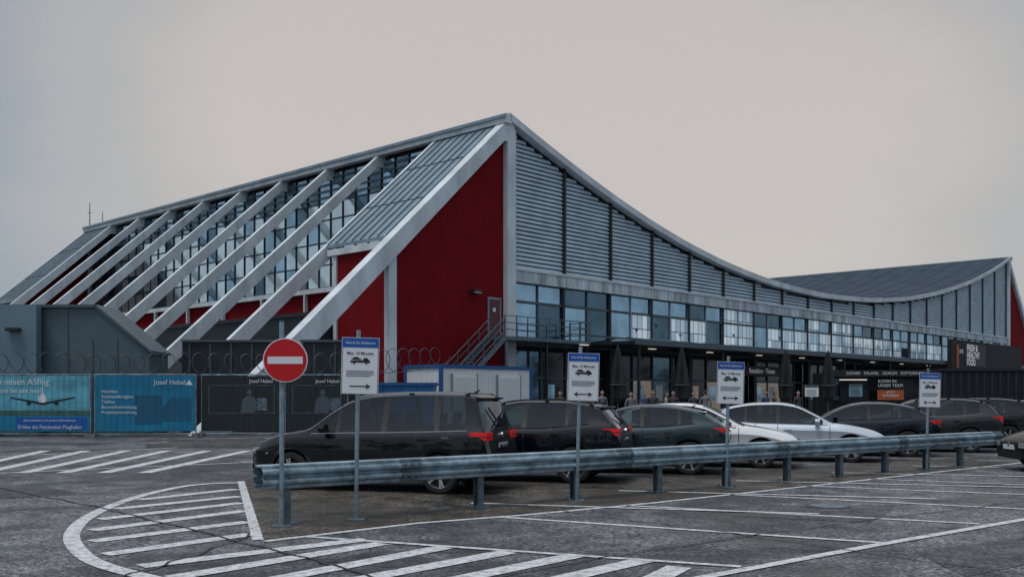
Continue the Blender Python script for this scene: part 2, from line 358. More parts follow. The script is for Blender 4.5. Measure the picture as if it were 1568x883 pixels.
gl.box((.3,-.07,6.62),(LEN-.3,.05,6.76),'frame'); gl.box((.3,-.07,4.62),(LEN-.3,.05,4.68),'framel'); gl.box((.3,-.07,7.66),(LEN-.3,.05,7.717),'frame')
for s,z in ((12,5.7),(14.2,6.1),(17,5.6),(24,5.9),(27,5.5),(31,6),(38,5.8),(44,5.6),(50,6)):
    gl.prism([(s-.28,z+.12),(s-.05,z+.02),(s,z+.1),(s+.06,z+.02),(s+.3,z+.05),(s+.06,z-.08),(s-.02,z-.22),(s-.06,z-.06)],'y',-.012,-.006,'ink')
gl.obj('window_band',TB)
gf=MB()
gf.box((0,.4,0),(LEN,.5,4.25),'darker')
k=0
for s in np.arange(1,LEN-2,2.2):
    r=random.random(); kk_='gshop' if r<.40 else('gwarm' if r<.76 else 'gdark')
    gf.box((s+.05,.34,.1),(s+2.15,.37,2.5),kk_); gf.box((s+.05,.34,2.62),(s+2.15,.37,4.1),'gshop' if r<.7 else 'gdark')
    gf.box((s-.05,.25,0),(s+.05,.333,4.25),'frame')
    if random.random()<.5: gf.box((s+.4,.30,1.2),(s+1.2,.33,2.2),random.choice(['signw','gmid','gmid','signb','gwarm']))
    if k%3==1: gf.box((s+.6,-2.2,4.35),(s+1.2,-2.0,4.39),'addglow')
    k+=1
gf.box((0,.25,2.5),(LEN,.333,2.62),'frame')
for s in bays[::2]: gf.box((s-.2,-.25,0),(s+.2,.2,4.247),'dark')
gf.box((24,-.4,3.0),(31,-.3,3.7),'ink'); gf.box((45,-.4,3.0),(50,-.3,3.7),'signb')
gf.obj('shopfront',TB)
text('Reisebüro · Tickets',.5,(27.5,-.42,3.35),TB,'letter',name='shop_lettering'); text('Information',.5,(47.5,-.42,3.35),TB,'letter',name='shop_lettering')
cn=MB()
cn.box((5.5,-4.6,4.42),(LEN+3,-.31,4.60),'dark'); cn.box((5.4,-4.75,4.36),(LEN+3,-4.603,4.66),'frame')
for s in np.arange(6,LEN,8.88):
    cn.box((s-.07,-4.5,0),(s+.07,-4.36,4.417),'dark')
for s in np.arange(6,LEN,4.44):
    cn.beam((s,-4.6,4.62),(s,-.35,5.1),.07,.1,'frame'); cn.beam((s,-4.4,3.9),(s,-3.7,4.4),.06,.06,'dark')
for s in np.arange(7,LEN,8.8): cn.box((s,-4.6,4.667),(s+2.2,-4.2,4.74),'panel')
cn.obj('canopy',TB)
LEGF=-18.4; KZ=ZP0-.05
def legpoly(sgn,off,zt,d):
    P=[(0.25,zt+.0),(-.1,zt),(LEGF,.0),(LEGF+1.12*d,0),(-.55,zt-d),(.25,zt-d)]
    return [(off+sgn*p[0],p[1]) for p in P]
def end(sgn,off,zt,name):
    lg=MB()
    ts=np.linspace(0,DEP,11)
    for i,t in enumerate(ts):
        e_=i in(0,10); wd=.42 if e_ else .30
        lg.prism(legpoly(sgn,off,zt,1.32 if e_ else 1.05),'y',t-(.42 if i==0 else wd/2),t+wd/2,'concrete')
    lg.box((off-.32,-.44,0),(off+.32,.2,zt-.6),'concrete')
    lg.box((off-.32,DEP-.2,0),(off+.32,DEP+.2,zt-.6),'concrete')
    lg.obj('legs_'+name,TB)
    rw=MB()
    slp=zt/(-LEGF)
    for t0,t1 in ((-.10,.1),(DEP-.1,DEP+.1)):
        P=[(-.325,0),(-.325,zt-1.2),(-8.2,zt-1.2-slp*7.65),(-8.2,0)]
        rw.prism([(off+sgn*p[0],p[1]) for p in P],'y',t0,t1,'red')
    t=.13
    rw.box((off-sgn*8.0,t,0),(off-sgn*7.8,4.2,zt-.2-slp*8.4),'red')
    rw.box((off-sgn*8.35,-.2,0),(off-sgn*7.85,.125,zt-slp*7.85-1.0),'concrete')
    rw.box((off-sgn*8.1,4.2,3.6),(off-sgn*7.8,4.45,zt-slp*8.3),'concrete')
    rw.box((off-sgn*8.2,.13,zt-.72-slp*7.9),(off-sgn*7.9,4.8,zt-.40-slp*7.9),'concrete')
    rw.box((off-sgn*7.8,4.25,0),(off-sgn*.3,4.4,8.2),'red')
    rw.obj('red_gable_'+name,TB)
    pn=MB(); PE=8.1
    for t0,t1 in ((.22,4.92),(DEP-4.9,DEP-.22)):
        P=[(-.1,zt-.05),(-PE,zt-.05-slp*(PE-.1)),(-PE,zt-.22-slp*(PE-.1)),(-.1,zt-.22)]
        pn.prism([(off+sgn*p[0],p[1]) for p in P],'y',t0,t1,'panel')
        for t in np.arange(t0+.05,t1,.66):
            P2=[(-.1,zt+.02),(-PE,zt+.02-slp*(PE-.1)),(-PE,zt-.045-slp*(PE-.1)),(-.1,zt-.045)]
            pn.prism([(off+sgn*p[0],p[1]) for p in P2],'y',t,t+.04,'frame')
        for u in (2.8,5.6):
            pn.beam((off-sgn*u,t0+.1,zt-slp*(u-.0)+.045),(off-sgn*u,t1-.1,zt-slp*u+.045),.08,.03,'frame')
    pn.obj('roof_panels_'+name,TB)
    sw=MB()
    def bx(a,bq,t0,t1,z0,z1,k): sw.box((off-sgn*a,t0,z0),(off-sgn*bq,t1,z1),k)
    bx(.0,-.2,4.9,DEP,0,zt-.4,'darker')
    bx(.12,.0,5.1,DEP-.2,6.4,8.2,'red')
    bx(.45,.05,5.1,DEP-.2,8.2,8.5,'concrete')
    bx(.30,.05,5.1,DEP-.2,6.2,6.4,'dark')
    rows=[8.55,10.0,11.45,12.9,14.0]
    tt=np.arange(5.2,DEP-.4,1.27)
    for t in tt:
        for a,c in zip(rows[:-1],rows[1:]):
            r=random.random(); bx(.10,.02,t+.06,t+1.21,a+.04,c-.04,'gsky' if r<.70 else('gmid' if r<.86 else 'gdark'))
        bx(.08,.02,t+.06,t+1.21,14.05,zt-.6,'gmid' if random.random()<.5 else 'gdark')
        for z in np.arange(14.3,zt-.6,.40): bx(.14,.085,t+.06,t+1.21,z,z+.13,'frame')
        bx(.17,.0,t-.035,t+.035,8.55,zt-.45,'dark')
    for z in rows: bx(.16,.01,5.1,DEP-.2,z-.035,z+.035,'dark')
    for t in ts[1:-1]: bx(.5,.25,t+2.4,t+2.55,6.2,8.2,'concrete')
    sw.obj('side_glazing_'+name,TB)
    an=MB()
    an.box((off-sgn*9,4.6,0),(off-sgn*.4,DEP-1,5.6),'dark'); an.box((off-sgn*9.1,4.5,5.603),(off-sgn*.4,DEP-.9,5.8),'dark')
    for t in np.arange(5,DEP-2,2.5): an.box((off-sgn*9.05,t,1.0),(off-sgn*9.003,t+1.9,3.8),'gshop')
    an.obj('side_annex_'+name,TB)
end(1,0.,KZ,'west')
end(-1,LEN,curve(LEN)-.05,'east')
bw=MB(); bw.box((0,DEP-.35,0),(LEN,DEP-.15,9),'panel'); bw.obj('rear_wall',TB)
sr=MB()
sr.box((-1.55,-.16,4.62),(-.55,-.103,6.75),'panel'); sr.box((-1.45,-.175,4.66),(-.65,-.163,6.65),'darkred'); sr.box((-1.2,-.185,6.0),(-1.0,-.177,6.2),'signw')
sr.box((-2.2,-2.0,4.42),(4.8,-.45,4.60),'galvd')
for s in (-2.1,1.2,4.6): sr.box((s-.06,-1.9,0),(s+.06,-1.78,4.417),'dark')
def rail(mb,p,q_,k='galvd',n=6):
    p=Vector(p);q_=Vector(q_)
    for h in (.35,.7,1.05): mb.beam(p+Vector((0,0,h)),q_+Vector((0,0,h)),.045,.045,k)
    for i in range(n+1):
        c_=p.lerp(q_,i/n); mb.beam(c_,c_+Vector((0,0,1.05)),.045,.045,k)
rail(sr,(-2.2,-1.97,4.6),(4.8,-1.97,4.6),n=8); rail(sr,(4.77,-1.97,4.6),(4.77,-.5,4.6),n=2)
for u in (-1.97,-.9):
    sr.beam((-2.2,u,4.5),(-7.6,u,.1),.06,.26,'galvd'); rail(sr,(-2.2,u,4.5),(-7.6,u,.2),n=7)
for i in range(24): sr.box((-2.2-.225*i-.26,-1.93,4.4-.18*i),(-2.2-.225*i,-.95,4.44-.18*i),'dark')
sr.obj('external_stair',TB)
lm=MB(); lm.box((-2.9,-.5,6.9),(-2.3,-.12,7.02),'dark'); lm.box((-2.85,-.48,6.86),(-2.35,-.2,6.897),'lamp'); lm.obj('wall_lamp',TB)
ant=MB(); ant.cyl((-.5,DEP-1,ZP0),(-.5,DEP-1,ZP0+2.1),.05,.03,'frame',8); ant.beam((-.7,DEP-1,ZP0+1.2),(-.3,DEP-1,ZP0+1.2),.04,.04,'frame'); ant.cyl((.2,DEP-2,ZP0),(.2,DEP-2,ZP0+1.2),.04,.03,'frame',8)
for s in (44,52,63,74): ant.cyl((s,20,curve(s)),(s,20,curve(s)+.8),.12,.12,'frame',8)
ant.obj('roof_antenna',TB)
fs=MB(); fs.box((54,-5.2,2.9),(76,-4.8,6.7),'darker'); fs.box((57.6,-5.24,4.3),(63.6,-5.203,6.4),'ink'); fs.box((55.2,-5.3,4.1),(55.6,-5.203,6.2),'orange'); fs.obj('food_sign_block',TB)
for i,tx in enumerate(('FRESH &','HEALTHY','FOOD.')): text(tx,.85,(58.0,-5.26,6.0-.68*i),TB,'letter',align='LEFT',bold=.015,name='fresh_lettering')
text('EATS',.5,(56.5,-5.25,5.6),TB,'letter',name='eat_lettering')
# ------------------------------------------------------------------ other buildings
an=empty('grey_annex_building',(0,0,0)); a=MB()
a.prism([(-32,0),(-32,5.15),(-16.9,5.15),(-14.7,3.3),(-14.7,0)],'y',39.2,41.3,'grey')
a.prism([(-16.95,5.2),(-16.85,5.27),(-14.6,3.4),(-14.6,3.28)],'y',39.1,41.35,'frame')
a.box((-32,39.05,5.15),(-16.9,41.3,5.27),'frame')
for x in np.arange(-31,-15,1.0): a.box((x-.02,39.17,.0),(x+.02,39.197,5.1 if x<-17 else 3.9),'frame')
a.box((-32,38.6,0),(-19.0,39.04,5.22),'annexl')
for x in np.arange(-31,-19,2.4): a.box((x-.015,38.58,.0),(x+.015,38.597,5.2),'frame')
a.box((-20.1,38.3,4.15),(-19.6,38.597,4.28),'dark'); a.obj('annex_walls',an)
ct=empty('site_container',(-3.09,42,0),math.atan2(sR,cR)); a=MB()
Lc,Wc,Hc=6.0,2.45,2.95
a.box((.06,.06,.2),(Lc-.06,Wc-.06,Hc-.06),'white')
for x in (0,Lc-.14):
    for y in (0,Wc-.14): a.box((x,y,0),(x+.14,y+.14,Hc),'blue')
a.box((.14,0,Hc-.16),(Lc-.14,.12,Hc),'blue'); a.box((0,.14,Hc-.16),(.12,Wc-.14,Hc),'blue'); a.box((.14,0,0),(Lc-.14,.12,.2),'blue'); a.box((0,.14,0),(.12,Wc-.14,.2),'blue')
a.box((.12,.12,Hc-.055),(Lc-.12,Wc-.12,Hc-.02),'blue')
for x in np.arange(.3,Lc-.3,.34): a.box((x,.048,.25),(x+.10,.057,Hc-.22),'white')
for y in np.arange(.3,Wc-.3,.34): a.box((.048,y,.25),(.057,y+.10,Hc-.22),'white')
for x in (.7,3.6):
    a.box((x,-.02,.95),(x+1.5,.03,2.5),'signw'); 
    for z in np.arange(1.0,2.4,.09): a.box((x+.08,-.035,z),(x+1.42,-.022,z+.07),'white')
    for dx in (-.05,1.5): a.box((x+dx,-.04,.9),(x+dx+.05,.03,2.55),'panel')
a.obj('container_body',ct)
M['tarp']=mat('blue_tarp',(.01,.16,.42),.45,var=.25,vscale=2,bump=.6,bscale=3)
bs=MB(); bs.prism([(-5.7,.3),(-5.9,2.0),(-3.2,2.0),(-3.4,.3)],'y',39.6,41.2,'tarp'); bs.box((-6,39.5,2.003),(-3.1,41.3,2.12),'blue')
for x in (-5.4,-4.7,-4.0): bs.box((x,39.52,.3),(x+.08,39.597,2.0),'blue')
bs.obj('blue_skip')
M['mesh']=mat('banner_dark',(.014,.022,.026),.7,var=.4,vscale=3)
M['bansky']=mat('banner_sky',(.12,.42,.55),.6,var=.5,vscale=1.0,stretch=(.6,1,1.6))
M['bangreen']=mat('banner_field',(.05,.14,.12),.6,var=.5,vscale=2)
M['banblue']=mat('banner_blue',(.004,.21,.38),.55,var=.3,vscale=.8)
M['banmid']=mat('banner_mid',(.008,.12,.22),.55,var=.2,vscale=1)
def panel(x0,x1,y0,y1,kind):
    e_=empty('site_fence',(x0,y0,0),math.atan2(y1-y0,x1-x0)); Lp=math.hypot(x1-x0,y1-y0); a=MB()
    H=2.42
    for x in (0.03,Lp-.03): a.cyl((x,0,.05),(x,0,H),.025,.025,'galv',8)
    for z in (.12,H-.02): a.cyl((0,0,z),(Lp,0,z),.02,.02,'galv',8)
    for x in np.arange(.1,Lp,.12): a.beam((x,.0,.12),(x,0,H),.008,.008,'wire')
    for z in np.arange(.3,H,.26): a.beam((0,0,z),(Lp,0,z),.008,.008,'wire')
    for x in np.arange(.15,Lp,.24): a.beam((x,-.045,.14),(x,-.045,H-.02),.007,.004,'wire')
    for x in (0,Lp): a.box((x-.12,-.3,0),(x+.12,.3,.14),'kerb')
    a.obj('fence_frame',e_); bn=MB(); y=-.03
    if kind==0:
        bn.box((.05,y,1.02),(Lp-.05,y+.01,2.36),'bansky'); bn.box((.05,y,.82),(Lp-.05,y+.01,1.018),'bangreen'); bn.box((.05,y,.22),(Lp-.05,y+.01,.818),'banblue')
        bn.box((.9,y-.004,.28),(Lp-.15,y-.002,.76),'signb')
        cx=Lp*.50;cz=1.45
        bn.prism([(cx+.17*math.cos(t),cz+.2*math.sin(t)) for t in np.linspace(0,6.0,16)],'y',y-.006,y-.002,'signw')
        bn.prism([(cx-1.3,cz+.1),(cx,cz-.13),(cx+1.3,cz+.1),(cx+1.3,cz+.05),(cx,cz-.22),(cx-1.3,cz+.05)],'y',y-.009,y-.007,'mesh')
        for q_ in (-.55,.55): bn.prism([(cx+q_+.1*math.cos(t),cz-.12+.1*math.sin(t)) for t in np.linspace(0,6.0,12)],'y',y-.013,y-.010,'mesh')
        bn.prism([(cx-.03,cz+.15),(cx,cz+.55),(cx+.03,cz+.15)],'y',y-.012,y-.007,'signw')
        bn.obj('banner',e_); text('den neuen A5flug',.34,(1.0,y-.02,2.12),e_,'white'); text('Heute bei uns neu!',.26,(.9,y-.02,1.78),e_,'white'); text('Erlebe die Faszination Flughafen',.2,(Lp/2+.3,y-.02,.38),e_,'white')
        text('Jetzt entdecken und weitere Informationen',.12,(Lp/2+.3,y-.02,.64),e_,'white')
    elif kind==1:
        bn.box((.05,y,.22),(Lp-.05,y+.01,2.36),'banblue'); bn.prism([(Lp*.55,.6),(Lp*.75,1.5),(Lp*.95,1.5),(Lp*.95,.6)],'y',y-.005,y-.003,'banmid'); bn.box((Lp*.4,y-.008,.5),(Lp*.66,y-.006,1.6),'banmid')
        bn.prism([(Lp-.42,2.0),(Lp-.28,2.2),(Lp-.14,2.0)],'y',y-.012,y-.009,'signw'); bn.obj('banner',e_)
        text('Josef Hebel',.26,(Lp-1.0,y-.02,2.1),e_,'white')
        for i,tx in enumerate(('Hochbau','Schlüsselfertigbau','Tiefbau','Bauwerkserhaltung','Projektentwicklung')): text(tx,.17,(.3,y-.02,1.75-.2*i),e_,'white',align='LEFT')
    else:
        bn.box((.05,y,.22),(Lp-.05,y+.01,2.36),'mesh'); bn.box((.3,y-.005,.9),(Lp-.3,y-.003,.92),'galvd'); bn.box((.3,y-.005,1.98),(Lp-.3,y-.003,2.0),'galvd')
        for x in (.3,Lp-.3): bn.box((x,y-.005,.9),(x+.02,y-.003,2.0),'galvd')
        cx=Lp*.6
        bn.prism([(cx+.10*math.cos(t),1.72+.12*math.sin(t)) for t in np.linspace(0,6,14)],'y',y-.01,y-.006,'frame'); bn.prism([(cx-.34,.93),(cx-.26,1.45),(cx-.08,1.58),(cx+.08,1.58),(cx+.22,1.5),(cx+.34,1.2),(cx+.2,.93)],'y',y-.01,y-.006,'frame')
        bn.box((cx+.3,y-.01,1.0),(cx+.7,y-.006,1.5),'galvd')
        bn.obj('banner',e_); text('Josef Hebel',.2,(Lp-.8,y-.02,2.15),e_,'white')
panel(-30.0,-24.1,36.9,37.3,1); panel(-24.0,-20.05,37.3,37.6,2) 
panel(-20.0,-16.15,37.4,37.1,0); panel(-16.05,-12.2,37.1,37.4,1); panel(-12.1,-8.95,37.6,37.6,2); panel(-8.85,-6.4,37.6,37.8,2)
def coil(name,p,q_,r,n):
    c=bpy.data.curves.new(name,'CURVE'); c.dimensions='3D'; c.bevel_depth=.016; c.bevel_resolution=0
    sp=c.splines.new('POLY'); T=n*18; sp.points.add(T); p=Vector(p);q_=Vector(q_)
    for i in range(T+1):
        a_=2*math.pi*i/18; o=p.lerp(q_,i/T); rr=r*(1+.14*math.sin(i*.037)+.08*math.sin(i*.31)); sp.points[i].co=(o.x+rr*.75*math.cos(a_),o.y+rr*.5*math.cos(a_+.4),o.z+rr*math.sin(a_),1)
    c.materials.append(M['wire']); o=bpy.data.objects.new(name,c); sc.collection.objects.link(o)
coil('razor_wire',(-30,37.5,2.80),(-6.4,37.7,2.80),.42,40)
coil('razor_wire',(-6.0,41.0,2.95),(-3.0,41.6,3.3),.45,7)
hd=MB(); hd.box((-14.3,41.9,0),(-6.2,42.1,3.9),'dark')
for x in np.arange(-14,-6.3,.9): hd.box((x,41.86,0),(x+.06,41.897,3.85),'frame')
hd.box((-14.3,41.8,3.903),(-6.2,42.2,4.0),'frame'); hd.obj('site_hoarding')
kk=empty('food_kiosk',(0,0,0)); a=MB()
a.box((19.6,60,0),(25.9,63,3.0),'darker'); a.box((19.3,59.3,2.72),(26.2,59.98,3.12),'ink'); a.box((20.2,59.94,1.1),(25.3,59.99,2.6),'gshop')
a.box((22.4,59.2,1.3),(24.0,59.28,1.9),'orange'); a.box((19.3,59.2,1.3),(20.0,59.28,2.6),'gdark'); a.box((20.3,59.9,2.5),(22.0,59.935,2.58),'addglow'); a.obj('kiosk_body',kk)
text('DÖNER   FALAFEL   DÜRÜM   SOFTDRINKS',.25,(22.9,59.28,2.92),kk,'white'); text('KOMM IN\nUNSER TEAM',.26,(22.4,59.15,2.3),kk,'white',align='LEFT'); text('JETZT\nBEWERBEN',.2,(23.2,59.18,1.65),kk,'white')
bx_=MB(); bx_.box((27,61,0),(34.5,64,3.1),'darker'); bx_.box((26.9,60.9,3.103),(34.6,64.1,3.25),'dark')
for x in np.arange(27.2,34.5,.5): bx_.box((x,60.95,.1),(x+.2,60.997,3.0),'dark')
bx_.obj('dark_container')
bx_=MB(); bx_.box((29,52,0),(36,54.5,2.75),'darker'); bx_.box((28.9,51.9,2.753),(36.1,54.6,2.9),'dark')
for x in np.arange(29.4,36,1.6): bx_.box((x,51.95,.9),(x+1.2,51.997,2.3),'gshop')
bx_.obj('dark_container')
for px,Y,k,h in ((1243,57,'signw',2.2),(1310,58,'gmid',2.25)):
    e_=empty('notice_board',(at(px,Y),Y,0)); a=MB(); a.box((-.4,-.03,1.5),(.4,.03,h),k); a.box((-.4,-.035,h-.16),(.4,-.032,h),'frame')
    for x in (-.36,.32): a.box((x,.031,0),(x+.04,.07,h),'dark')
    for i in range(3): a.box((-.3,-.036,1.60+.12*i),(.25,-.033,1.63+.12*i),'ink')
    a.obj('board',e_)
for px,Y in ((946,48.5),(1044,50),(1203,53),(1268,54)):
    e_=empty('closed_parasol',(at(px,Y),Y,0)); a=MB(); a.cyl((0,0,0),(0,0,4.1),.035,.035,'frame',8); a.cyl((0,0,0),(0,0,.12),.4,.4,'kerb',16)
    n=14;zs=[(1.25,.12),(1.45,.38),(2.2,.40),(3.0,.30),(3.8,.14),(4.05,.04)]; base=len(a.v); i_=a.mi('black')
    for z,r in zs:
        for j in range(n):
            rr=r*(1.0 if j%2 else .68); t=2*math.pi*j/n+z*.2; a.v.append((rr*math.cos(t),rr*math.sin(t),z))
    for k in range(len(zs)-1):
        for j in range(n):
            l=(j+1)%n; a.f.append((base+k*n+j,base+k*n+l,base+(k+1)*n+l,base+(k+1)*n+j)); a.m.append(i_)
    a.cyl((0,0,2.1),(0,0,2.16),.40,.40,'frame',12)
    a.obj('parasol_body',e_)
# ------------------------------------------------------------------ guard rail
gA=Vector((-2.88,12.27)); gd=Vector((13.08,9.73)).normalized(); gr=empty('guard_rail',(gA.x,gA.y,0),math.atan2(gd.y,gd.x))
a=MB(); RL0,RL1=-.36,17.7; RZ=.455
W=[(0,0),(.028,.012),(.03,.05),(.075,.075),(.08,.10),(.075,.125),(.03,.150),(.03,.165),(.075,.19),(.08,.215),(.075,.24),(.03,.265),(.028,.30),(0,.312)]
def wbeam(y0,sg):
    P=[(y0-sg*p[0],RZ+p[1]) for p in W]; P2=[(y0-sg*(p[0]-.006),RZ+p[1]) for p in reversed(W)]
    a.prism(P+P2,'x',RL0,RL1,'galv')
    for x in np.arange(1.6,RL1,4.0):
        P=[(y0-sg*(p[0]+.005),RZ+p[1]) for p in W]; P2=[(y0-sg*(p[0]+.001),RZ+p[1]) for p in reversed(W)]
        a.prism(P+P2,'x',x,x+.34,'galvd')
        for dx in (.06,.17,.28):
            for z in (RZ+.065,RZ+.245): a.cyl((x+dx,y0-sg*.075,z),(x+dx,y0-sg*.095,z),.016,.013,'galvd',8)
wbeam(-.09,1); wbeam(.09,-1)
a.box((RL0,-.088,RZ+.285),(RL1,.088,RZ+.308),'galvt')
a.obj('w_beam',gr)
a=MB()
pos=[]
for px in [437,733,880,1007,1112,1205,1285,1355,1418,1470]:
    k_=(px-784)/F; Y=14.41/(1-.744*k_); X=k_*Y; pos.append((Vector((X,Y))-gA).dot(gd))
for x in pos:
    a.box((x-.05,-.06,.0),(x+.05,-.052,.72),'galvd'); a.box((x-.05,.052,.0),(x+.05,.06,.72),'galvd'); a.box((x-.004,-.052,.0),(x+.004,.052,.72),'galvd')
    a.box((x-.13,-.13,.004),(x+.13,.13,.02),'galvd')
    for u in (-.09,.09):
        for v in (-.09,.09): a.cyl((x+u,v,.02),(x+u,v,.05),.014,.014,'galv',6)
    a.cyl((x,-.165,.61),(x,-.185,.61),.02,.016,'galvd',8)
a.obj('rail_posts',gr)
# ------------------------------------------------------------------ signs
def railpt(px):
    k_=(px-784)/F; Y=14.41/(1-.744*k_); return k_*Y,Y
X,Y=railpt(441); e_=empty('no_entry_sign',(X-.02,Y-.25,0),R(4)); a=MB()
a.cyl((0,0,0),(0,0,2.55),.03,.03,'galv',14); a.cyl((0,0,2.55),(0,0,2.57),.033,.025,'dark',14); a.box((-.12,-.1,.004),(.12,.1,.02),'galvd')
cz=2.07; a.cyl((.05,-.040,cz),(.05,-.034,cz),.275,.275,'signw',48); a.cyl((.05,-.044,cz),(.05,-.041,cz),.262,.262,'signr',48); a.box((-.165,-.048,cz-.045),(.265,-.0455,cz+.045),'signw')
for z in (cz-.15,cz+.15): a.box((-.06,-.033,z-.02),(.1,.035,z+.02),'galvd')
a.obj('sign_parts',e_)
def kiss(px,wtop,cx_px,cy,rz,arrow):
    X,Y=railpt(px); Y-=.2; X=at(px,Y); e_=empty('kiss_and_fly_sign',(X,Y,0),0); a=MB()
    cz=CH+(HZ-cy)/F*Y; cx=at(cx_px,Y)-X; hw=.245; hh=.37
    a.cyl((0,0,0),(cx*.6,0,cz+hh+.1),.028,.028,'galv',14); a.box((-.12,-.1,.004),(.12,.1,.02),'galvd')
    e2=bpy.data.objects.new('board',None); sc.collection.objects.link(e2); e2.parent=e_; e2.location=(cx,-.035,cz); e2.rotation_euler=(0,R(1.5) if px!=1418 else 0,rz)
    a.obj('post',e_); a=MB()
    a.box((-hw,-.0,-hh),(hw,.004,hh),'signw')
    a.box((-hw+.006,-.003,hh-.13),(hw-.006,-.001,hh-.006),'signb')
    for z in(-.2,.2): a.box((-.08,.0045,z-.02),(.08,.03,z+.02),'galvd')
    for x in (-hw+.008,hw-.014): a.box((x,-.003,-hh+.008),(x+.006,-.001,hh-.133),'ink')
    a.box((-hw+.008,-.003,-hh+.004),(hw-.008,-.001,-hh+.008),'ink')
    z=.045; a.prism([(-.13,z),(-.13,z+.02),(-.03,z+.028),(.04,z+.028),(.045,z+.06),(.09,z+.06),(.12,z+.03),(.13,z+.02),(.13,z)],'y',-.004,-.002,'ink')
    a.prism([(-.12,z+.035),(-.10,z+.05),(-.08,z+.07),(-.03,z+.07),(-.01,z+.052),(.02,z+.045),(.02,z+.038)],'y',-.004,-.002,'ink')
    for x in (-.08,.08): a.prism([(x+.016*math.cos(t),z-.004+.016*math.sin(t)) for t in np.linspace(0,5.8,10)],'y',-.006,-.0045,'ink')
    for i in range(4): a.box((-.18,-.003,-.07-.022*i),(.18-.05*(i==3),-.001,-.062-.022*i),'galvd')
    z=-.265
    a.box((-.09 if arrow==2 else -.13,-.004,z-.007),(.10,-.002,z+.007),'ink')
    a.prism([(.08,z+.035),(.145,z),(.08,z-.035),(.095,z)],'y',-.0065,-.0045,'ink')
    if arrow==2: a.prism([(-.08,z+.035),(-.095,z),(-.08,z-.035),(-.145,z)],'y',-.0065,-.0045,'ink')
    a.obj('board_face',e2)
    text('Kiss & Fly Haltezone',.046,(0,-.005,hh-.07),e2,'white',bold=.0004); text('Max. 10 Minuten',.052,(0,-.005,.165),e2,'ink',bold=.0002)
kiss(545,0,552,560,0,1); kiss(883,0,893,577,R(4),2); kiss(1112,0,1118,586,R(5),2); kiss(1419,0,1423,597,R(6),2)
# ------------------------------------------------------------------ cars
def pchip(P):
    xs=[p[0] for p in P]; ys=[p[1] for p in P]; n=len(xs); h=[xs[i+1]-xs[i] for i in range(n-1)]; d=[(ys[i+1]-ys[i])/h[i] for i in range(n-1)]
    m=[d[0]]+[0 if d[i-1]*d[i]<=0 else 2*d[i-1]*d[i]/(d[i-1]+d[i]) for i in range(1,n-1)]+[d[-1]]
    def f(x):
        if x<=xs[0]: return ys[0]
        if x>=xs[-1]: return ys[-1]
        i=max(j for j in range(n-1) if xs[j]<=x); t=(x-xs[i])/h[i]
        return ys[i]*(2*t**3-3*t**2+1)+m[i]*h[i]*(t**3-2*t**2+t)+ys[i+1]*(-2*t**3+3*t**2)+m[i+1]*h[i]*(t**3-t**2)
    return f
wheel_mesh={}
def wheel(r,kind):
    key=(r,kind)
    if key in wheel_mesh: return wheel_mesh[key]
    a=MB(); w_=.215; n=36
    pr=[(r*.70,-w_/2+.0),(r*.74,-w_/2-.004),(r*.93,-w_/2+.004),(r,-w_/2+.035),(r,w_/2-.035),(r*.93,w_/2-.004),(r*.74,w_/2+.004),(r*.70,w_/2),(r*.66,w_/2-.03),(r*.64,-w_/2+.05),(r*.66,-w_/2+.02)]
    i_=a.mi('rubber'); ir=a.mi('rim')
    for (rr,y) in pr:
        for j in range(n):
            t=2*math.pi*j/n; a.v.append((rr*math.cos(t),y,rr*math.sin(t)))
    K=len(pr)
    for k in range(K):
        k2=(k+1)%K
        for j in range(n):
            l=(j+1)%n; a.f.append((k*n+j,k*n+l,k2*n+l,k2*n+j)); a.m.append(ir if k in(7,8,9,10) else i_)
    a.cyl((0,.0,0),(0,.02,0),r*.64,r*.64,'black',n)
    a.cyl((0,.01,0),(0,w_/2-.02,0),.06,.045,'rim',12)
    ns=5 if kind==0 else 7
    for s_ in range(ns):
        t=2*math.pi*s_/ns+.3
        for dt in ((-.13,.13) if kind==0 else (0,)):
            p=Vector((.05*math.cos(t),w_/2-.035,.05*math.sin(t))); q_=Vector((r*.68*math.cos(t+dt),w_/2-.03,r*.68*math.sin(t+dt)))
            a.beam(p,q_,.03,.035,'rim')
    o=a.obj('wheel_tmp',smooth=True); me=o.data; bpy.data.objects.remove(o); wheel_mesh[key]=me; return me
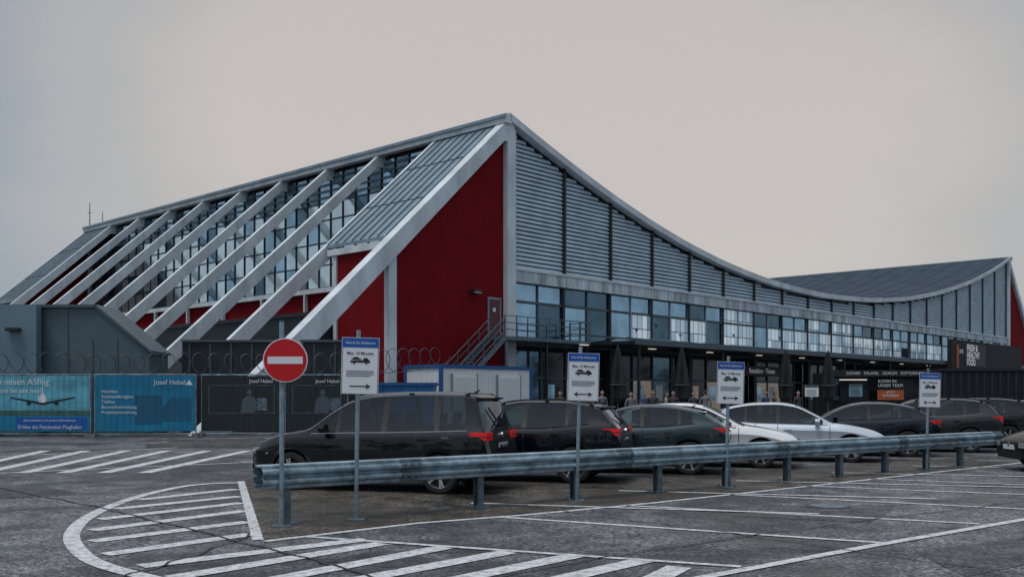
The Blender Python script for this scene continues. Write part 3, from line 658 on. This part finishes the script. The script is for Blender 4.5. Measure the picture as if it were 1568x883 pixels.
TYPES={
'mpv':dict(L=4.50,W=1.83,wb=2.75,fo=.88,r=.325,top=[(0,.50),(.04,.70),(.14,.80),(.35,.90),(.8,1.00),(1.12,1.06),(1.6,1.38),(1.98,1.58),(2.4,1.655),(3.2,1.685),(3.9,1.67),(4.14,1.645),(4.20,1.59),(4.32,1.26),(4.39,1.06),(4.42,.98),(4.45,.82),(4.48,.70),(4.5,.60)],
   belt=[(0,.70),(.8,.94),(1.2,.97),(3.2,1.02),(4.3,1.06),(4.5,1.08)],ws=(1.14,1.98),rw=(4.19,4.38),sg=(1.36,4.05),pil=[(1.72,1.78),(2.56,2.66),(3.52,3.60)],rails=True),
'suv':dict(L=4.45,W=1.84,wb=2.66,fo=.88,r=.34,top=[(0,.55),(.04,.74),(.14,.84),(.4,.93),(.9,1.02),(1.28,1.06),(1.7,1.30),(2.1,1.48),(2.6,1.545),(3.2,1.54),(3.8,1.48),(4.0,1.43),(4.2,1.22),(4.33,1.06),(4.39,.98),(4.41,.82),(4.43,.70),(4.45,.60)],
   belt=[(0,.72),(.9,.96),(1.3,.99),(3.0,1.02),(3.9,1.10),(4.45,1.12)],ws=(1.30,2.1),rw=(4.01,4.31),sg=(1.55,3.80),pil=[(2.55,2.64),(3.38,3.44)],rails=True),
'cross':dict(L=4.42,W=1.80,wb=2.68,fo=.88,r=.34,top=[(0,.50),(.04,.68),(.14,.78),(.4,.87),(.9,.95),(1.3,1.00),(1.75,1.23),(2.15,1.38),(2.6,1.44),(3.0,1.435),(3.5,1.37),(3.8,1.29),(4.08,1.12),(4.26,1.0),(4.33,.95),(4.36,.82),(4.39,.68),(4.42,.56)],
   belt=[(0,.68),(.9,.89),(1.3,.93),(3.0,.98),(3.9,1.06),(4.42,1.05)],ws=(1.32,2.15),rw=(3.80,4.22),sg=(1.6,3.62),pil=[(2.55,2.63),(3.32,3.38)],rails=False),
'hatch':dict(L=4.30,W=1.80,wb=2.64,fo=.86,r=.32,top=[(0,.45),(.04,.60),(.14,.70),(.4,.80),(.9,.90),(1.2,.94),(1.7,1.19),(2.15,1.39),(2.6,1.45),(3.1,1.44),(3.6,1.37),(3.85,1.30),(4.1,1.07),(4.2,.98),(4.24,.86),(4.27,.70),(4.30,.55)],
   belt=[(0,.58),(.9,.86),(1.2,.89),(3.0,.93),(3.9,.99),(4.30,1.0)],ws=(1.22,2.15),rw=(3.87,4.15),sg=(1.5,3.75),pil=[(2.52,2.60),(3.3,3.36)],rails=False),
}
def car(name,typ,paint,cx,cy,heading,kind=0,lights='red_l'):
    T=TYPES[typ]; Lc=T['L']; Wd=T['W']; top=pchip(T['top']); belt=pchip(T['belt']); r=T['r']
    hw=pchip([(0,.70),(.06,.80),(.2,.90),(.5,.965),(1.0,1),(Lc-1.,1),(Lc-.4,.985),(Lc-.15,.955),(Lc-.04,.90),(Lc,.84)])
    bot=pchip([(0,.30),(.3,.22),(1,.20),(Lc-.8,.20),(Lc-.2,.28),(Lc,.36)])
    def sec(x):
        h=hw(x)*Wd/2; tp=top(x); z0=bot(x); z6=min(belt(x),tp-.035); z7=max(z6+.012,tp-.065); w6=h-.075; w7=w6-.34*(z7-z6)-.004
        d=z6-z0
        P=[(0,z0),(h-.10,z0),(h-.015,z0+.10),(h,z0+.28*d),(h-.032,z0+.52*d),(h+.008,z0+.80*d),(h-.030,z6-.05*min(1,d*2)),(w6,z6),(w7,z7),(w7-.055,z7+(tp-z7)*.55),(w7*.55,tp-(tp-z7)*.12),(0,tp)]
        return P
    xs=set(np.round(np.arange(0,Lc+.001,.09),3))|{.02,.04,.07,.11,.16}|{round(Lc-q_,3) for q_ in (.0,.01,.02,.035,.05,.07,.09,.12,.15,.2,.25)}|set(T['ws'])|set(T['rw'])|set(T['sg'])
    for p in T['pil']: xs|=set(p)
    xs=sorted(x for x in xs if 0<=x<=Lc); 
    ys=[xs[0]]
    for x in xs[1:]:
        if x-ys[-1]>.008: ys.append(x)
    xs=ys
    verts=[];faces=[];mi=[]; NP=12; NR=2*NP-2
    X=lambda x: Lc/2-x
    for x in xs:
        P=sec(x)
        verts+= [(X(x),p[0],p[1]) for p in P]+[(X(x),-p[0],p[1]) for p in reversed(P[1:-1])]
    sg=T['sg']
    for i in range(len(xs)-1):
        xm=(xs[i]+xs[i+1])/2; P=sec(xm)
        for j in range(NR):
            j2=(j+1)%NR; faces.append((i*NR+j,i*NR+j2,(i+1)*NR+j2,(i+1)*NR+j))
            js=j if j<NP-1 else NR-1-j
            m_=0
            if js==0 or js==1: m_=2
            if js==2 and typ in('suv','cross'): m_=2
            if js==7 and sg[0]<xm<sg[1] and P[8][1]-P[7][1]>.10:
                m_=1
                if any(p[0]<xm<p[1] for p in T['pil']): m_=2
            if js in(9,10) and (T['ws'][0]<xm<T['ws'][1] or T['rw'][0]<xm<T['rw'][1]): m_=1
            mi.append(m_)
    faces.append(tuple(range(NR))); mi.append(2); 
    faces.append(tuple(reversed(range((len(xs)-1)*NR,len(xs)*NR)))); mi.append(2)
    me=bpy.data.meshes.new('car_body'); me.from_pydata(verts,[],faces)
    mats=[paint,'carglass','black']
    for k in mats: me.materials.append(M[k])
    for p,q_ in zip(me.polygons,mi): p.material_index=q_
    bm=bmesh.new(); bm.from_mesh(me); bmesh.ops.recalc_face_normals(bm,faces=bm.faces); bm.to_mesh(me); bm.free()
    bo=bpy.data.objects.new('body',me); sc.collection.objects.link(bo)
    wx=[T['fo'],T['fo']+T['wb']]
    cut=MB(); 
    for x in wx:
        for s_ in (1,-1): cut.cyl((X(x),s_*(Wd/2+.1),r),(X(x),s_*(Wd/2-.30),r),r+.055,r+.055,'black',32)
    cu=cut.obj('cut'); cu.data.materials.clear()
    for k in mats: cu.data.materials.append(M[k])
    for p in cu.data.polygons: p.material_index=2
    md=bo.modifiers.new('b','BOOLEAN'); md.object=cu; md.operation='DIFFERENCE'; md.solver='EXACT'
    dg=bpy.context.evaluated_depsgraph_get(); nm=bpy.data.meshes.new_from_object(bo.evaluated_get(dg)); bo.modifiers.clear(); bo.data=nm
    bpy.data.objects.remove(cu)
    for p in nm.polygons: p.use_smooth=True
    nm.set_sharp_from_angle(angle=R(32))
    e_=empty(name,(cx,cy,0),heading); bo.parent=e_
    for x in wx:
        for s_ in (1,-1):
            o=bpy.data.objects.new('wheel',wheel(r,kind)); sc.collection.objects.link(o); o.parent=e_; o.location=(X(x),s_*(Wd/2-.125),r); o.rotation_euler=(0,random.random(),0 if s_>0 else math.pi)
    # cabin
    ci=MB(); zb=T['belt'][2][1]-.04; x0,x1=T['ws'][0]+.15,T['rw'][1]-.12
    ci.box((X(x1),-Wd/2+.16,zb-.45),(X(x0),Wd/2-.16,zb-.12),'seat')
    ci.prism([(X(x0)+.02,zb-.1),(X(x0)-.05,zb+.03),(X(x0+.35),zb+.05),(X(x0+.42),zb-.1)],'y',-Wd/2+.17,Wd/2-.17,'black')
    hrf=.30 if T['rails'] else .20
    for xa in (2.35,3.25):
        for s_ in (1,-1):
            y=s_*.37; ci.prism([(X(xa),zb-.12),(X(xa+.14),zb-.12),(X(xa+.26),zb+.18),(X(xa+.16),zb+.20)],'y',y-.23,y+.23,'seat')
            ci.prism([(X(xa+.17),zb+.22),(X(xa+.27),zb+.21),(X(xa+.30),zb+hrf+.08),(X(xa+.22),zb+hrf+.10)],'y',y-.12,y+.12,'seat')
    n=20; sc_=(X(x0+.62),.37,zb+.05); prev=None
    for i in range(n+1):
        t=2*math.pi*i/n; p=Vector((sc_[0]-.07*math.sin(t),sc_[1]+.18*math.cos(t),sc_[2]+.17*math.sin(t)))
        if prev is not None: ci.beam(prev,p,.025,.025,'black')
        prev=p
    ci.obj('cabin',e_)
    a=MB()
    def seam(x,j0,j1,wd=.007,k='black'):
        P=sec(x)
        for s_ in (1,-1):
            for j in range(j0,j1):
                p,q_=P[j],P[j+1]; o=.0025
                a.poly([(X(x)-wd,s_*(p[0]+o),p[1]),(X(x)+wd,s_*(p[0]+o),p[1]),(X(x)+wd,s_*(q_[0]+o),q_[1]),(X(x)-wd,s_*(q_[0]+o),q_[1])],k)
    pb=T['pil'][-2]; pc=T['pil'][-1]
    xd=min((pc[0]+pc[1])/2,wx[1]-r-.09)
    for x in (T['ws'][0]+.12,(pb[0]+pb[1])/2,xd): seam(x,2,7)
    for s_ in (1,-1): a.beam((X(T['ws'][0]+.12),s_*(Wd/2+.001),.33),(X(xd),s_*(Wd/2+.001),.33),.006,.012,'black')
    n=14; xsq=np.linspace(sg[0]-.1,sg[1]+.05,n)
    for i in range(n-1):
        for s_ in (1,-1):
            P=sec(xsq[i]);Q=sec(xsq[i+1]); a.beam((X(xsq[i]),s_*(P[7][0]+.004),P[7][1]),(X(xsq[i+1]),s_*(Q[7][0]+.004),Q[7][1]),.012,.018,'rim' if kind==0 else 'black')
            if kind==0 and i>2: a.beam((X(xsq[i]),s_*(P[8][0]+.004),P[8][1]),(X(xsq[i+1]),s_*(Q[8][0]+.004),Q[8][1]),.010,.012,'galvd')
    for x in (pb[0]-.2,pc[0]-.18):
        P=sec(x); z=P[7][1]-.13
        for s_ in (1,-1): a.beam((X(x)+.09,s_*(P[5][0]+.018),z),(X(x)-.09,s_*(P[5][0]+.018),z),.022,.026,paint)
    xm=T['ws'][0]+.42; P=sec(xm)
    for s_ in (1,-1):
        y=P[7][0]; z=P[7][1]+.07
        a.prism([(s_*(y+.02),z-.05),(s_*(y+.20),z-.06),(s_*(y+.235),z+.02),(s_*(y+.20),z+.085),(s_*(y+.06),z+.08)],'x',X(xm)-.05,X(xm)+.06,paint)
        a.box((X(xm)-.02,s_*(y-.02),z-.06),(X(xm)+.03,s_*(y+.06),z-.03),'black')
    if T['rails']:
        x0,x1=T['ws'][1]+.05,T['rw'][0]-.15; q2=np.linspace(x0,x1,9)
        for i in range(8):
            for s_ in (1,-1):
                P=sec(q2[i]);Q=sec(q2[i+1]); a.beam((X(q2[i]),s_*(P[8][0]-.02),P[8][1]+.062),(X(q2[i+1]),s_*(Q[8][0]-.02),Q[8][1]+.062),.03,.025,'rim' if typ=='mpv' else 'black')
        for x in (x0,(x0+x1)/2,x1):
            P=sec(x)
            for s_ in (1,-1): a.box((X(x)-.04,s_*(P[8][0]-.005),P[8][1]+.0),(X(x)+.04,s_*(P[8][0]-.035),P[8][1]+.06),'black')
    P=sec(T['rw'][0]); zt=top(T['rw'][0])
    a.prism([(X(T['rw'][0])+.12,zt+.0),(X(T['rw'][0])-.08,zt-.015),(X(T['rw'][0])-.08,zt-.04),(X(T['rw'][0])+.05,zt-.06)],'y',-P[9][0],P[9][0],paint)
    a.cyl((X(T['rw'][0]-.25),0,top(T['rw'][0]-.25)-.01),(X(T['rw'][0]-.15),0,top(T['rw'][0]-.25)+.055),.03,.008,'black',8)
    zl=top(T['rw'][1])-.07
    xr=T['rw'][1]; lh=.125 if typ!='cross' else .075
    for s_ in (1,-1):
        h1=hw(xr-.25)*Wd/2+.004; h2=hw(xr)*Wd/2+.006; xe=X(Lc-.07)-.012; h3=hw(Lc-.07)*Wd/2-.01
        pts=[(X(xr-.22),s_*(h1-.02)),(X(xr),s_*h2),(xe,s_*h3),(xe-.006,s_*(h3-.30)),(xe+.1,s_*(h3-.30)),(X(xr-.22),s_*(h1-.1))]
        a.prism(pts,'z',zl-lh,zl+.005,lights)
        a.prism([(p[0]-.004 if i in(2,3) else p[0],p[1]+s_*.003) for i,p in enumerate(pts)],'z',zl-lh*.62,zl-lh*.45,'darkred')
        a.box((X(Lc-.02)-.01,s_*(Wd/2*.72),.42),(X(Lc-.1),s_*(Wd/2*.5),.46),'red_l')
    xe=X(Lc-.055)
    a.box((xe-.022,-.26,zl-.30),(xe+.03,.26,zl-.185),'plate'); a.box((xe-.018,-.3,zl-.32),(xe+.03,.3,zl-.165),'black')
    a.box((xe-.026,-.255,zl-.295),(xe-.0225,-.225,zl-.19),'signb')
    a.box((X(Lc)-.012,-Wd*.36,.36),(X(Lc-.1),Wd*.36,.56),'black')
    a.box((X(Lc)-.016,-Wd*.30,.37),(X(Lc)-.0125,Wd*.30,.385),'rim')
    a.cyl((xe-.015,0,zl-.06),(xe+.02,0,zl-.06),.05,.05,'rim',16)
    P1=(X(T['rw'][1])-.03,.0,top(T['rw'][1])+.02); a.beam(P1,(X(T['rw'][1]-.1)-.02,.33,top(T['rw'][1]-.1)+.035),.02,.02,'black')
    for s_ in (1,-1):
        zf=top(.14)-.13; h1=hw(.35)*Wd/2+.003; h2=hw(.12)*Wd/2+.006; h3=hw(.04)*Wd/2-.02
        pts=[(X(.42),s_*h1),(X(.12),s_*h2),(X(.03)+.008,s_*h3),(X(.0)+.012,s_*(h3-.22)),(X(.12),s_*(h3-.22)),(X(.42),s_*(h1-.1))]
        a.prism(pts,'z',zf-.06,zf+.05,'lamp')
        a.prism([(X(.03)+.01,s_*(h3+.01)),(X(.0)+.016,s_*(h3-.18)),(X(.1),s_*(h3-.18))],'z',.33,.42,'black')
    a.box((X(.02),-.42,top(.14)-.19),(X(0)+.014,.42,top(.14)-.09),'black'); a.box((X(.02),-.55,.27),(X(0)+.01,.55,.44),'black'); a.box((X(.02),-.26,.46),(X(0)+.022,.26,.565),'plate')
    a.cyl((X(0)+.01,0,top(.14)-.14),(X(0)+.022,0,top(.14)-.14),.05,.05,'rim',16)
    a.obj('trim',e_)
    text('MM·GA 826',.085,(xe-.0265,0,zl-.243),e_,'ink',rot=(R(90),0,R(-90)),name='plate_text',bold=.001)
    if typ=='mpv': text('GOAL',.05,(X(3.75),Wd/2+.012,.93),e_,'rim',rot=(R(90),0,R(180)),name='badge')
    return e_
def cp(name,base,rough=.3,metal=.0,coat=1.):
    M[name]=mat(name,base,rough,metal,coat,spec=.1)
cp('paint_black',(.002,.003,.004)); cp('paint_black_b',(.003,.004,.008)); cp('paint_darkgrey',(.024,.042,.052),.35,.4); cp('paint_white',(.76,.78,.80)); cp('paint_silverwhite',(.60,.65,.72),.3,.2); cp('paint_ink',(.006,.012,.022),.3,.3); cp('paint_anthracite',(.03,.032,.035),.35,.3); cp('paint_matt_dark',(.004,.004,.005),.4,0,.35)
HA=R(165)
def place(typ,wxy,heading,which,paint,kind,dx=0.):
    T=TYPES[typ]; X=lambda x:T['L']/2-x
    lx=X(T['fo']+(T['wb'] if which=='rear' else 0)); ly=(T['W']/2-.02)*(1 if which=='rear' else -1)
    c,s=math.cos(heading),math.sin(heading)
    ox=c*lx-s*ly; oy=s*lx+c*ly
    car('parked_car',typ,paint,wxy[0]-ox+dx,wxy[1]-oy,heading,kind=kind)
def slot(n,px): k_=(px-784)/F; Y=n/(.26*k_+.966); return (k_*Y,Y)
place('mpv',slot(15.0,657),HA-R(2),'rear','paint_black',0,.16)
place('suv',slot(17.45,862),HA,'rear','paint_black_b',1,.18)
place('cross',slot(19.9,1030),HA+R(2),'rear','paint_darkgrey',1,.34)
place('hatch',slot(22.2,1172),HA+math.pi,'front','paint_white',1,-.1)
place('hatch',slot(24.6,1303),HA+math.pi,'front','paint_silverwhite',0)
place('cross',slot(27.1,1385),HA,'rear','paint_ink',1,.1)
place('suv',slot(29.6,1486),HA,'rear','paint_anthracite',0)
place('suv',slot(32.3,1545),HA,'rear','paint_black_b',1)
place('hatch',slot(35.0,1620),HA,'rear','paint_darkgrey',1)
car('parked_car','hatch','paint_matt_dark',12.95,20.85,R(176),kind=1)
# ------------------------------------------------------------------ people
def person(px,Y,rz,jk,tr,h=1.74,walk=0.):
    X=at(px,Y); e_=empty('standing_person',(X,Y,0),rz)
    V=[(0,0,.95),(0,0,1.12),(0,0,1.32),(0,.01,1.46),(0,0,1.54)]; E=[(0,1),(1,2),(2,3),(3,4)]; Rr=[.15,.135,.16,.075,.055]
    for s_ in (1,-1):
        b_=len(V); V+=[(s_*.10,0,.88),(s_*.11,-walk*.12*s_,.50),(s_*.11,walk*.14*s_,.10),(s_*.12,walk*.14*s_-.14,.045)]; Rr+=[.105,.07,.05,.045]; E+=[(0,b_),(b_,b_+1),(b_+1,b_+2),(b_+2,b_+3)]
        b_=len(V); V+=[(s_*.19,0,1.42),(s_*.25,.03,1.14),(s_*.24,-.06,.90),(s_*.24,-.08,.84)]; Rr+=[.065,.052,.04,.034]; E+=[(2,b_),(b_,b_+1),(b_+1,b_+2),(b_+2,b_+3)]
        p=b_+3
        for i,(dy,l) in enumerate(((-.03,.07),(-.01,.085),(.01,.08),(.028,.065))):
            q_=len(V); V+=[(s_*.24,-.08+dy,.80),(s_*.235,-.09+dy,.80-l)]; Rr+=[.010,.008]; E+=[(p,q_),(q_,q_+1)]
        q_=len(V); V+=[(s_*.23,-.12,.83),(s_*.22,-.135,.80)]; Rr+=[.011,.009]; E+=[(p,q_),(q_,q_+1)]
    me=bpy.data.meshes.new('body'); me.from_pydata(V,E,[]); o=bpy.data.objects.new('body',me); sc.collection.objects.link(o)
    o.modifiers.new('s','SKIN')
    for v,r_ in zip(me.skin_vertices[0].data,Rr): v.radius=(r_,r_*.8)
    me.skin_vertices[0].data[0].use_root=True
    sb_=o.modifiers.new('u','SUBSURF'); sb_.levels=1
    dg=bpy.context.evaluated_depsgraph_get(); nm=bpy.data.meshes.new_from_object(o.evaluated_get(dg)); o.modifiers.clear(); o.data=nm
    nm.materials.clear()
    for k in (jk,tr,'skin','black'): nm.materials.append(M[k])
    for p in nm.polygons:
        c=p.center; p.use_smooth=True
        p.material_index=3 if c.z<.09 else 2 if (c.z<.87 and abs(c.x)>.19) or c.z>1.49 else 1 if c.z<.93 and abs(c.x)<.2 else 0
    o.parent=e_; e_.scale=(h/1.76,)*3
    bm=bmesh.new(); bmesh.ops.create_uvsphere(bm,u_segments=20,v_segments=14,radius=1)
    for v in bm.verts:
        x,y,z=v.co; v.co=(x*.074*(1-.18*max(0,-z)),y*.092-(.02 if abs(x)<.22 and y<-.8 and -.35<z<.1 else 0),z*.118)
    hm=bpy.data.meshes.new('head'); bm.to_mesh(hm); bm.free(); hm.materials.append(M['skin']); hm.materials.append(M['hair'])
    for p in hm.polygons:
        c=p.center; p.use_smooth=True; p.material_index=1 if (c.z>.055 or (c.y>.02 and c.z>-.04)) else 0
    ho=bpy.data.objects.new('head',hm); sc.collection.objects.link(ho); ho.parent=e_; ho.location=(0,-.01,1.645)
    f=MB()
    for s_ in (1,-1): f.cyl((s_*.028,-.09,1.65),(s_*.028,-.097,1.65),.008,.006,'black',8); f.box((s_*.072,-.02,1.61),(s_*.084,.012,1.67),'skin')
    f.box((-.022,-.092,1.59),(.022,-.086,1.597),'darkred'); f.obj('face_details',e_)
M['j1']=mat('jacket_black',(.04,.04,.045),.8); M['j2']=mat('jacket_blue',(.04,.08,.15),.8); M['j3']=mat('jacket_grey',(.16,.16,.17),.8); M['j4']=mat('jacket_beige',(.28,.22,.16),.8); M['tr']=mat('trousers',(.025,.03,.045),.85)
for px,Y,rz,j,h,wk in ((966,43,.3,'j3',1.76,0),(987,46,.2,'j2',1.78,.5),(1000,42.5,-.3,'j1',1.84,0),(1020,45,1.5,'j4',1.74,.6),(1031,44,-.4,'j1',1.80,0),(1062,43,.2,'j1',1.78,0),(1080,46,3,'j3',1.84,.4),(1172,46,.6,'j2',1.84,.8),(1186,48,1.6,'j1',1.78,.5),(1222,47,.5,'j1',1.82,0),(922,45,.4,'j3',1.84,.3),(858,43,-.4,'j1',1.8,.3)):
    person(px,Y,rz,j,'tr',h,wk)
print('objects',len(bpy.data.objects))
